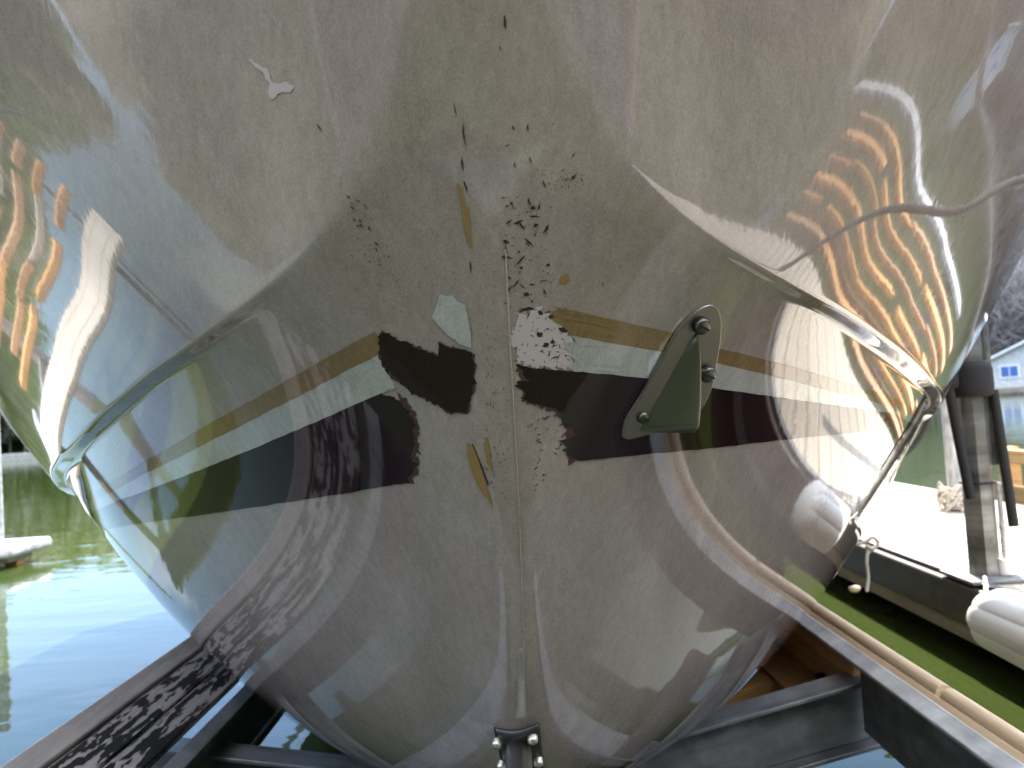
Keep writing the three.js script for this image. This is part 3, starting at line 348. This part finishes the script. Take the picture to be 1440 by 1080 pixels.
function boathouse(a, r, turn, w, hh, label) {
  const t = thing('boathouse', label, 'boathouse', [Math.sin(a) * r, 0, -Math.cos(a) * r], 'boathouses on the far shore'); t.rotation.y = turn; const L = 7, rf = 1.5;
  const sh = new THREE.Shape([[-w / 2, 0.35], [w / 2, 0.35], [w / 2, hh], [0, hh + rf], [-w / 2, hh]].map((p) => new THREE.Vector2(...p))); const g = new THREE.ExtrudeGeometry(sh, { depth: L, bevelEnabled: false }); g.translate(0, 0, -L); add('wall', boxUV(g), M.paint, t);
  for (const s of [-1, 1]) { const a0 = Math.atan2(rf, w / 2), ln = Math.hypot(w / 2, rf) + 0.45, b = box(ln, 0.14, L + 0.8, 0.01); b.translate(s * ln / 2, 0, 0); b.rotateZ(-s * a0); b.translate(0, hh + rf + 0.09, -L / 2); add('roof', b, M.roof, t); }
  for (const x of [-w * 0.22, w * 0.22]) { const f = add('window', box(1.25, 0.95, 0.10, 0.01), M.roof, t, [x, 1.55, 0.04]); add('pane', box(1.05, 0.75, 0.10, 0.005), M.glass, f, [0, 0, 0.02]); add('glazing_bar', box(0.05, 0.75, 0.02, 0.004), M.roof, f, [0, 0, 0.082]); }
  for (let i = 0; i < 3; i++) add('pile', new THREE.CylinderGeometry(0.12, 0.12, 1.3, 10), M.darkwood, t, [lerp(-w / 2 + 0.3, w / 2 - 0.3, i / 2), -0.1, 0.2]);
  add('deck', box(w + 1.6, 0.16, 1.4, 0.02), M.deck, t, [0, 0.42, 0.7]); return t;
}
boathouse(0.590, 66, -0.75, 6.6, 2.15, 'white boathouse with blue windows on the far shore, right of the dock post');
boathouse(1.16, 70, -1.16, 7.2, 2.5, 'white gabled boathouse farther round the right shore, seen mirrored in the hull');
struct('shore_wall', (() => { const G = []; for (let i = 0; i < 30; i++) { const a = -1.6 + i * 0.05, r = 53.5; const b = box(2.85, 0.55, 0.4, 0.03); b.rotateY(-a); b.translate(Math.sin(a) * r, 0.12, -Math.cos(a) * r); G.push(b); } return mergeGeometries(G); })(), new THREE.MeshStandardMaterial({ color: rgb(0.55, 0.53, 0.48), roughness: 0.9, map: metT }));

// ---------------------------------------------------------------- boat lift
{
  const lift = thing('boat_lift', 'boat lift with weathered bunks and dark V cross beams under the hull', 'boat lift');
  const slat = (name, par, cx, cy, ang, w, h, d0, d1, mat, r = 0.004, sh = 0) => { const g = box(w, h, d1 - d0, r); g.rotateZ(ang); g.translate(cx, EYE + cy, -(d0 + d1) / 2); const uv = g.attributes.uv; for (let i = 0; i < uv.count; i++) uv.setXY(i, uv.getX(i) + sh, uv.getY(i) + sh * 0.7); return add(name, g, mat, par); };
  const sub = (n, label) => { const o = new THREE.Group(); o.name = n; if (label) o.userData.label = label; lift.add(o); return o; };
  const bl = sub('bunk', 'grey bunk with flaking black paint'), A = -0.617, ox = -0.850, oy = -0.505, cxx = Math.cos(A), sxx = Math.sin(A);
  const onL = (q, dn) => [ox + cxx * q + sxx * dn * -1, oy + sxx * q - 0 + cxx * dn];
  let p;
  p = onL(0.023, -0.016); slat('bunk_board', bl, p[0], p[1], A, 0.046, 0.036, 0.5, 4.3, M.greywood, 0.006, 0.3);
  p = onL(0.079, -0.019); slat('bunk_board', bl, p[0], p[1], A, 0.060, 0.036, 0.5, 4.3, M.flaky, 0.005, 1.7);
  p = onL(0.138, -0.020); slat('bunk_board', bl, p[0], p[1], A, 0.054, 0.036, 0.5, 4.3, M.flaky, 0.005, 4.1);
  slat('bunk_rail', bl, -0.688, -0.630, -0.45, 0.034, 0.012, 0.5, 4.3, M.alu, 0.003);
  slat('bunk_web', bl, -0.705, -0.70, 0, 0.02, 0.125, 0.5, 4.3, M.aludark, 0.003);
  slat('bunk_rail', bl, -0.735, -0.775, 0, 0.10, 0.014, 0.5, 4.3, M.aludark, 0.003);
  const br = sub('bunk', 'tan rounded bunk on a white edged beam');
  for (const [d0, d1] of [[0.5, 1.36], [1.375, 4.3]]) { const g = new THREE.CylinderGeometry(0.017, 0.017, d1 - d0, 20); g.rotateX(Math.PI / 2); g.translate(0.716, EYE - 0.541, -(d0 + d1) / 2); add('bunk_roll', boxUV(g), M.tanwood, br); }
  slat('bunk_board', br, 0.696, -0.556, 0.62, 0.026, 0.026, 0.5, 4.3, M.tanwood, 0.004, 0.9);
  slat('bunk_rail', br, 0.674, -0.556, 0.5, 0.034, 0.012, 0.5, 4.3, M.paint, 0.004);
  slat('bunk_web', br, 0.685, -0.635, 0, 0.018, 0.14, 0.5, 1.63, M.aludark, 0.003);
  slat('bunk_web', br, 0.685, -0.635, 0, 0.022, 0.14, 1.66, 4.3, M.orange, 0.003);
  slat('bunk_foot', br, 0.655, -0.715, 0.25, 0.09, 0.03, 1.66, 4.3, M.orange, 0.003, 2.2);
  for (const d of [0.92, 1.06, 1.12, 1.24]) { const g = new THREE.CylinderGeometry(0.011, 0.011, 0.012, 14); g.rotateZ(Math.PI / 2); g.translate(0.674, EYE - 0.655 - 0.02 * (d > 1), -d); add('bolt', g, M.black, br); }
  { const g = new THREE.CylinderGeometry(0.012, 0.012, 0.03, 14); g.rotateZ(Math.PI / 2); g.translate(0.672, EYE - 0.66, -1.82); add('bolt', g, M.black, br); }
  // V-shaped cross beams: flange strip, web, lower flange, one half each side
  const cross = (label, a, b, web) => { const o = sub('cross_beam', label); const dn = V(0, -1, 0), w = b.clone().sub(a).normalize(), upv = w.clone().cross(V(0, 0, 1)); if (upv.y < 0) upv.negate();
    const mv = (k) => [a.clone().addScaledVector(upv, k), b.clone().addScaledVector(upv, k)];
    add('flange', beam(a, b, 0.075, 0.010, upv), M.alu, o); add('web', beam(...mv(-0.065), 0.012, 0.118, upv), M.aludark, o); add('flange', beam(...mv(-0.13), 0.075, 0.010, upv), M.aludark, o); return o; };
  const La = at(212, 1046, 1.70), Lb = at(520, 1079, 1.70); Lb.z = La.z; const Lm = Lb.clone().lerp(La, -0.35); cross('left half of the near cross beam', La, Lm);
  const Ra = at(1238, 944, 1.66), Rb = at(940, 1030, 1.66); Rb.z = Ra.z; cross('right half of the near cross beam', Ra, Rb.clone().lerp(Ra, -0.4));
  for (const d of [2.9, 4.0]) { cross('left half of a rear cross beam', P(-0.70, -0.68, d), P(0, -0.83, d)); cross('right half of a rear cross beam', P(0.70, -0.68, d), P(0, -0.83, d)); }
  // timber sole plate between the right web and the centre, and the lengthwise keel beam
  add('timber_plate', beam(at(1230, 1078, 1.5).setY(EYE - 0.80), at(930, 1078, 1.5).setY(EYE - 0.865), 0.16, 0.03), M.darkwood, lift);
  add('timber_plate', beam(P(0.64, -0.735, 2.15), P(0.12, -0.85, 2.15), 0.30, 0.03), M.orange, lift);
  slat('keel_beam', lift, -0.33, -0.865, 0, 0.09, 0.07, 0.5, 4.3, M.aludark, 0.004); slat('keel_beam', lift, 0.30, -0.875, 0, 0.09, 0.06, 0.5, 4.3, M.aludark, 0.004);
  for (const [x, d] of [[-0.735, 2.9], [0.685, 2.9], [-0.735, 4.0], [0.685, 4.0]]) add('leg', box(0.07, 0.5, 0.07), M.alu, lift, [x, -0.06, -d]);
}

// ---------------------------------------------------------------- dock on the right and what stands on it
{
  const dock = thing('floating_dock', 'sunlit plank dock with a dark edge beam on the right', 'dock', [0, EYE, 0]); const x0 = 1.47, x1 = 2.58, top = -0.65, d0 = -1.2, d1 = 7.2, pg = [0, 1, 2].map((k) => { const g = box(x1 - x0, 0.03, 0.136, 0.004); const uv = g.attributes.uv; for (let i = 0; i < uv.count; i++) { const u = uv.getX(i), v = uv.getY(i); uv.setXY(i, v + k * 0.37, u + k * 0.61); } return g; });
  const n = Math.round((d1 - d0) / 0.142); for (let i = 0; i < n; i++) add('plank', pg[Math.floor(rnd() * 3)], M.deck, dock, [(x0 + x1) / 2 + rr(-0.004, 0.004), top - 0.015 + rr(-0.0015, 0.0015), -(d0 + 0.071 + i * 0.142)]);
  add('edge_beam', boxUV(new RoundedBoxGeometry(0.05, 0.135, d1 - d0, 2, 0.012)), M.rub, dock, [x0 - 0.026, top - 0.075, -(d0 + d1) / 2]);
  add('edge_strip', box(0.030, 0.012, d1 - d0, 0.003), M.alu, dock, [x0 - 0.010, top + 0.004, -(d0 + d1) / 2]);
  add('lower_board', box(0.04, 0.055, d1 - d0, 0.004), M.greywood, dock, [x0 + 0.0, top - 0.178, -(d0 + d1) / 2]);
  add('edge_beam', box(0.05, 0.16, d1 - d0, 0.01), M.rub, dock, [x1 + 0.024, top - 0.09, -(d0 + d1) / 2]);
  for (let i = 0; i < 5; i++) add('float', box(0.95, 0.32, 1.2, 0.05), M.black, dock, [(x0 + x1) / 2 + 0.03, top - 0.24, -(d0 + 0.75 + i * 1.65)]);
}
const onDock = (x, d) => [x, EYE - 0.65, -d];
{ // square aluminium post with a black rubber sleeve and straps
  const b = at(1386, 812, 2.6), t = thing('dock_post', 'grey aluminium post with a black rubber sleeve standing on the dock edge', 'post', [b.x, b.y, b.z]);
  add('pole', (() => { const g = new THREE.CylinderGeometry(0.046, 0.046, 1.72, 8, 1); g.rotateY(Math.PI / 8); g.translate(0, 0.86, 0); return boxUV(g.toNonIndexed()); })(), M.post, t).geometry.computeVertexNormals();
  add('sleeve', (() => { const pr = [[0.053, 0.60], [0.068, 0.605], [0.073, 0.63], [0.072, 0.69], [0.067, 0.715], [0.053, 0.72]].map((q) => new THREE.Vector2(...q)); return new THREE.LatheGeometry(pr, 32); })(), M.black, t);
  const strap = (x, z, y0, y1, sway) => { const c = [V(x, y0, z), V(x + sway * 0.3, lerp(y0, y1, 0.4), z + 0.01), V(x + sway, y1, z + 0.015)]; const g = tube(c, 0.016, 24, 8); add('strap', g, M.black, t); };
  strap(-0.088, 0.03, 0.66, 0.27, 0.035); strap(0.066, 0.02, 0.62, 0.17, 0.02);
  add('sleeve_tail', (() => { const g = new RoundedBoxGeometry(0.06, 0.07, 0.05, 3, 0.02); g.translate(-0.085, 0.665, 0.03); return g; })(), M.black, t);
  add('clamp', new THREE.CylinderGeometry(0.060, 0.060, 0.022, 24), M.aludark, t, [0, 0.86, 0]); add('band', new THREE.CylinderGeometry(0.0555, 0.0555, 0.006, 8), M.black, t, [0, 0.315, 0]).rotation.y = Math.PI / 8;
  add('cap_knob', new THREE.CylinderGeometry(0.025, 0.025, 0.03, 16), M.aludark, t, [0.07, 0.93, 0]); add('conduit', new THREE.CylinderGeometry(0.012, 0.012, 1.3, 12), M.post, t, [0.066, 1.02, 0]);
  add('foot_plate', box(0.20, 0.012, 0.20, 0.003), M.aludark, t, [0, 0.006, 0]);
  const rod = thing('thin_rod', 'thin white rod standing on the dock beside the post', 'rod', at(1420, 806, 2.58).toArray()); add('rod', new THREE.CylinderGeometry(0.008, 0.008, 0.30, 10), M.paint, rod, [-0.012, 0.15, 0]); add('foot', new THREE.CylinderGeometry(0.025, 0.028, 0.05, 14), M.vinyl, rod, [-0.012, 0.025, 0]);
}
{ // pale pipe pile with a frayed rope round its foot
  const b = at(1345, 700, 4.0), t = thing('pale_pile', 'pale slim pile with frayed rope at its foot, left of the grey post', 'post', [b.x, EYE - 0.66, b.z]);
  add('pole', new THREE.CylinderGeometry(0.036, 0.036, 1.9, 18).translate(0, 0.95, 0), M.paint, t); const G = []; seed = 77;
  for (let i = 0; i < 90; i++) { const a = rr(0, 6.28), y = rr(0.02, 0.14), r = 0.045; G.push(tube([V(Math.cos(a) * r, y, Math.sin(a) * r), V(Math.cos(a + 0.4) * (r + 0.03), y + rr(-0.03, 0.05), Math.sin(a + 0.4) * (r + 0.03)), V(Math.cos(a + 0.9) * (r + 0.045), y - rr(0.0, 0.06), Math.sin(a + 0.9) * (r + 0.045))], 0.004, 6, 5)); }
  for (let k = 0; k < 4; k++) { const g = new THREE.TorusGeometry(0.044, 0.011, 8, 24); g.rotateX(Math.PI / 2); g.translate(0, 0.03 + k * 0.022, 0); G.push(g); }
  add('rope_wrap', mergeGeometries(G.map((g) => { g = g.toNonIndexed(); return g; })), M.rope, t);
}
{ // fender hanging from the dock edge
  const a = at(1408, 874, 2.22), b = at(1530, 926, 1.72), L = a.distanceTo(b), t = thing('fender', 'white ribbed fender hanging along the dock edge beam', 'fender', a.toArray());
  const nr = 8, R = 0.092, pos = [], idx = [], uv = [], nu = 168, prof = []; for (let i = 0; i <= 14; i++) { const q = i / 14 * Math.PI / 2; prof.push([Math.sin(q), -Math.cos(q) * 0.8 * R + 0.02, Math.sin(q)]); } for (let i = 1; i <= 10; i++) prof.push([1, 0.02 + (L - 0.1) * i / 10, 1]); for (let i = 1; i <= 12; i++) { const q = i / 12 * Math.PI / 2; prof.push([Math.cos(q), L - 0.08 + Math.sin(q) * 0.8 * R, Math.cos(q)]); }
  prof.forEach(([k, y, m], j) => { for (let i = 0; i <= nu; i++) { const a2 = i / nu * Math.PI * 2, rb = Math.abs(Math.sin(a2 * nr / 2)), r = R * k * (1 - 0.06 * m * (1 - Math.pow(rb, 0.6))); pos.push(Math.cos(a2) * r, y, Math.sin(a2) * r); uv.push(a2 * R, y); if (i && j) { const q = (j - 1) * (nu + 1) + i - 1; idx.push(q, q + 1, q + nu + 1, q + 1, q + nu + 2, q + nu + 1); } } });
  const g = new THREE.BufferGeometry(); g.setAttribute('position', new THREE.Float32BufferAttribute(pos, 3)); g.setAttribute('uv', new THREE.Float32BufferAttribute(uv, 2)); g.setIndex(idx); g.computeVertexNormals(); g.applyQuaternion(new THREE.Quaternion().setFromUnitVectors(V(0, 1, 0), b.clone().sub(a).normalize())); M.vinyl.side = THREE.DoubleSide; add('body', g, M.vinyl, t);
  const e = at(1385, 812, 2.45).sub(a), s = at(1388, 836, 2.24).sub(a); add('lanyard', tube([s.clone().add(V(0.01, -0.03, 0)), s, e.clone().lerp(s, 0.5), e], 0.006, 16, 8), M.rope, t);
}
{ // rope knotted round the edge beam
  const p = (x, y, d) => at(x, y, d), t = thing('mooring_rope', 'thin pale rope looped over the dark dock edge with a hanging tail', 'rope');
  add('loop', tube([p(1186, 772, 2.86), p(1200, 765, 2.85), p(1215, 763, 2.84), p(1228, 756, 2.83), p(1235, 764, 2.83), p(1226, 772, 2.83), p(1219, 768, 2.84), p(1222, 778, 2.84)], 0.0065, 60, 8), M.rope, t); add('tail', tube([p(1221, 770, 2.84), p(1219, 790, 2.83), p(1221, 812, 2.83), p(1219, 832, 2.82)], 0.0055, 30, 8), M.rope, t);
  const k = tag(add('cable', tube([p(1318, 528, 2.2), p(1312, 570, 2.2), p(1302, 600, 2.2), p(1284, 628, 2.2), p(1262, 645, 2.2), p(1236, 655, 2.25), p(1200, 660, 2.4)], 0.0075, 60, 8), M.darkwood), 'thin brown cable hanging in a curve behind the hull edge', 'cable');
  const c = p(1202, 828, 2.86); const g = new THREE.IcosahedronGeometry(0.017, 3), q = g.attributes.position; for (let i = 0; i < q.count; i++) { const f = 0.75 + 0.5 * fbm(q.getX(i) * 60 + 9, q.getY(i) * 60 + q.getZ(i) * 40, 4, 3); q.setXYZ(i, q.getX(i) * f * 1.2, q.getY(i) * f * 0.7, q.getZ(i) * f); } g.computeVertexNormals(); const l = tag(add('driftwood_chunk', g, M.tanwood), 'small pinkish wood chunk stuck below the dark dock edge', 'wood chunk'); l.position.copy(c);
}
{ // orange timber rails and low steps standing in the water beyond the dock
  const t = thing('timber_rack', 'orange timber rack of long rails and low steps beyond the plank dock', 'rack', [0, EYE, 0]); const x = 3.05;
  const rail = (n, y, xx, d0, d1, w, h) => add(n, box(w, h, d1 - d0, 0.006), M.orange, t, [xx, y, -(d0 + d1) / 2]);
  rail('rail', -0.47, x, 4.3, 5.2, 0.05, 0.085); rail('rail', -0.70, x, 0.2, 5.1, 0.05, 0.10);
  [[2.74, -0.63, 0.09], [2.87, -0.555, 0.05], [2.96, -0.49, 0.10], [3.09, -0.42, 0.06], [3.20, -0.35, 0.10], [3.34, -0.285, 0.08]].forEach(([xx, y, w], i) => { seed = 300 + i * 17; let d = 0.05 + 0.1 * rnd(); while (d < 3.9) { const e = Math.min(4.2, d + rr(0.35, 1.7)); const b = add('step_board', box(w * rr(0.8, 1.1), 0.035, e - d - 0.006, 0.006), [M.orange, M.orange, M.orange2][Math.floor(rnd() * 3)], t, [xx + rr(-0.012, 0.012), y + rr(-0.012, 0.012), -(d + e) / 2]); b.rotation.y = rr(-0.012, 0.012); b.rotation.z = rr(-0.1, 0.1); d = e + (rnd() > 0.7 ? rr(0.03, 0.25) : 0); } });
  for (const [d, h] of [[0.4, 0.6], [2.2, 0.6], [3.9, 0.6]]) add('upright', box(0.07, h, 0.09, 0.006), M.orange, t, [x + 0.34, -0.68, -d]);
  for (const d of [5.0]) add('upright', box(0.09, 0.75, 0.09, 0.006), M.orange, t, [x + 0.09, -0.80, -d]);
  const w = thing('white_plank_dock', 'long white plank walkway beyond the timber rack', 'dock', [0, EYE, 0]); for (let i = 0; i < 2; i++) add('plank', box(0.13, 0.04, 4.6, 0.006), M.paint, w, [3.82 + i * 0.14, -0.24, -1.9]); for (const d of [0.2, 2.0, 3.8]) add('leg', box(0.1, 1.1, 0.1, 0.006), M.greywood, w, [3.9, -0.82, -d]);
}
{ // left: small dock with a white post far off, and a nearer walkway outside the frame
  const b = at(2, 772, 6.0), t = thing('small_dock', 'small pale dock end with a white post on the left water', 'dock', [b.x, 0, b.z]);
  add('deck_board', (() => { const g = new RoundedBoxGeometry(2.0, 0.09, 0.55, 3, 0.035); g.translate(-0.76, b.y, 0); return boxUV(g); })(), M.paint, t); add('support', box(0.10, 0.26, 0.10, 0.006), M.orange, t, [0.10, 0.02, 0]); add('cross_board', box(1.2, 0.07, 0.3, 0.01), M.deck, t, [-0.44, 0.07, 0.02]);
  add('post', new THREE.CylinderGeometry(0.048, 0.048, 1.05, 18), M.paint, t, [0.035, b.y + 0.54, 0.1]);
  const w = thing('side_walkway', 'pale plank walkway with orange boards left of the boat', 'dock', [0, EYE, 0]);
  for (let i = 0; i < 4; i++) add('plank', box(0.145, 0.035, 2.9, 0.005), M.deck, w, [-2.72 - i * 0.152, -0.43 + 0.003 * (i % 2), -2.2]);
  [[-3.48, -0.33, 0.09], [-3.62, -0.23, 0.06], [-3.74, -0.14, 0.10], [-3.90, -0.02, 0.07]].forEach(([xx, y, q], i) => { seed = 500 + i * 31; let d = 0.7 + 0.4 * rnd(); while (d < 3.3) { const e = Math.min(3.5, d + rr(0.3, 1.2)); const b = add('orange_board', box(q * rr(0.7, 1.2), 0.05, e - d - 0.006, 0.006), [M.orange, M.orange2, M.deck][Math.floor(rnd() * 3)], w, [xx + rr(-0.02, 0.02), y + rr(-0.02, 0.02), -(d + e) / 2]); b.rotation.y = rr(-0.02, 0.02); d = e + (rnd() > 0.5 ? rr(0.03, 0.3) : 0); } });
  for (const d of [1.3, 3.4]) { add('leg', box(0.09, 1.0, 0.09, 0.006), M.greywood, w, [-2.95, -0.95, -d]); add('leg', box(0.09, 1.0, 0.09, 0.006), M.greywood, w, [-3.98, -0.55, -d]); add('brace', box(1.1, 0.06, 0.05, 0.006), M.greywood, w, [-3.42, -0.50, -d]); }
  tag(add('mooring_line', tube([V(1.49, 1.63, -2.2), V(1.39, 1.23, -1.62), V(1.22, 1.06, -1.37), V(1.195, 0.887, -1.04), V(1.3, 0.55, -0.5), V(1.55, 0.31, 0.1)], 0.011, 80, 8), M.ropedark), 'dark mooring line from the right gunwale to the dock, seen mirrored in the hull', 'rope');
  tag(add('mooring_line', tube([V(-1.50, 1.60, -2.2), V(-2.0, 1.30, -1.6), V(-3.0, 0.95, -0.5)], 0.011, 40, 8), M.ropedark), 'dark mooring line from the left gunwale to the side walkway', 'rope');
}

{ // unseen shed added to block sky and darken hull reflections: open front, walls, roof
  const t = thing('added_shed', 'unseen wooden shed added behind the camera to block sky and darken the hull reflections', 'boathouse', [0, 0, 0]); const zf = 1.9, zb = 6.0, W = 2.5, H = 2.7;
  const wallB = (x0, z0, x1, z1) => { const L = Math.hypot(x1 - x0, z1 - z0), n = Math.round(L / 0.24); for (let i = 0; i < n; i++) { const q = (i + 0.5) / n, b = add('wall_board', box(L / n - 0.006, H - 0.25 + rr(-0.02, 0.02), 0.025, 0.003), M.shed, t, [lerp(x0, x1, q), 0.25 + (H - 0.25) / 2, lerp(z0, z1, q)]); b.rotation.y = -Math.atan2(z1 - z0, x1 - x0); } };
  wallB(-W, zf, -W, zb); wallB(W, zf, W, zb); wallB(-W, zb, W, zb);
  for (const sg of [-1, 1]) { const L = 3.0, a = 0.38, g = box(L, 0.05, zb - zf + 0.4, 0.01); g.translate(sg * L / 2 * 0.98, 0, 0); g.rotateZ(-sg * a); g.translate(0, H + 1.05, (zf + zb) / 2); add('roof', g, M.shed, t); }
}

renderer.render(scene, camera);
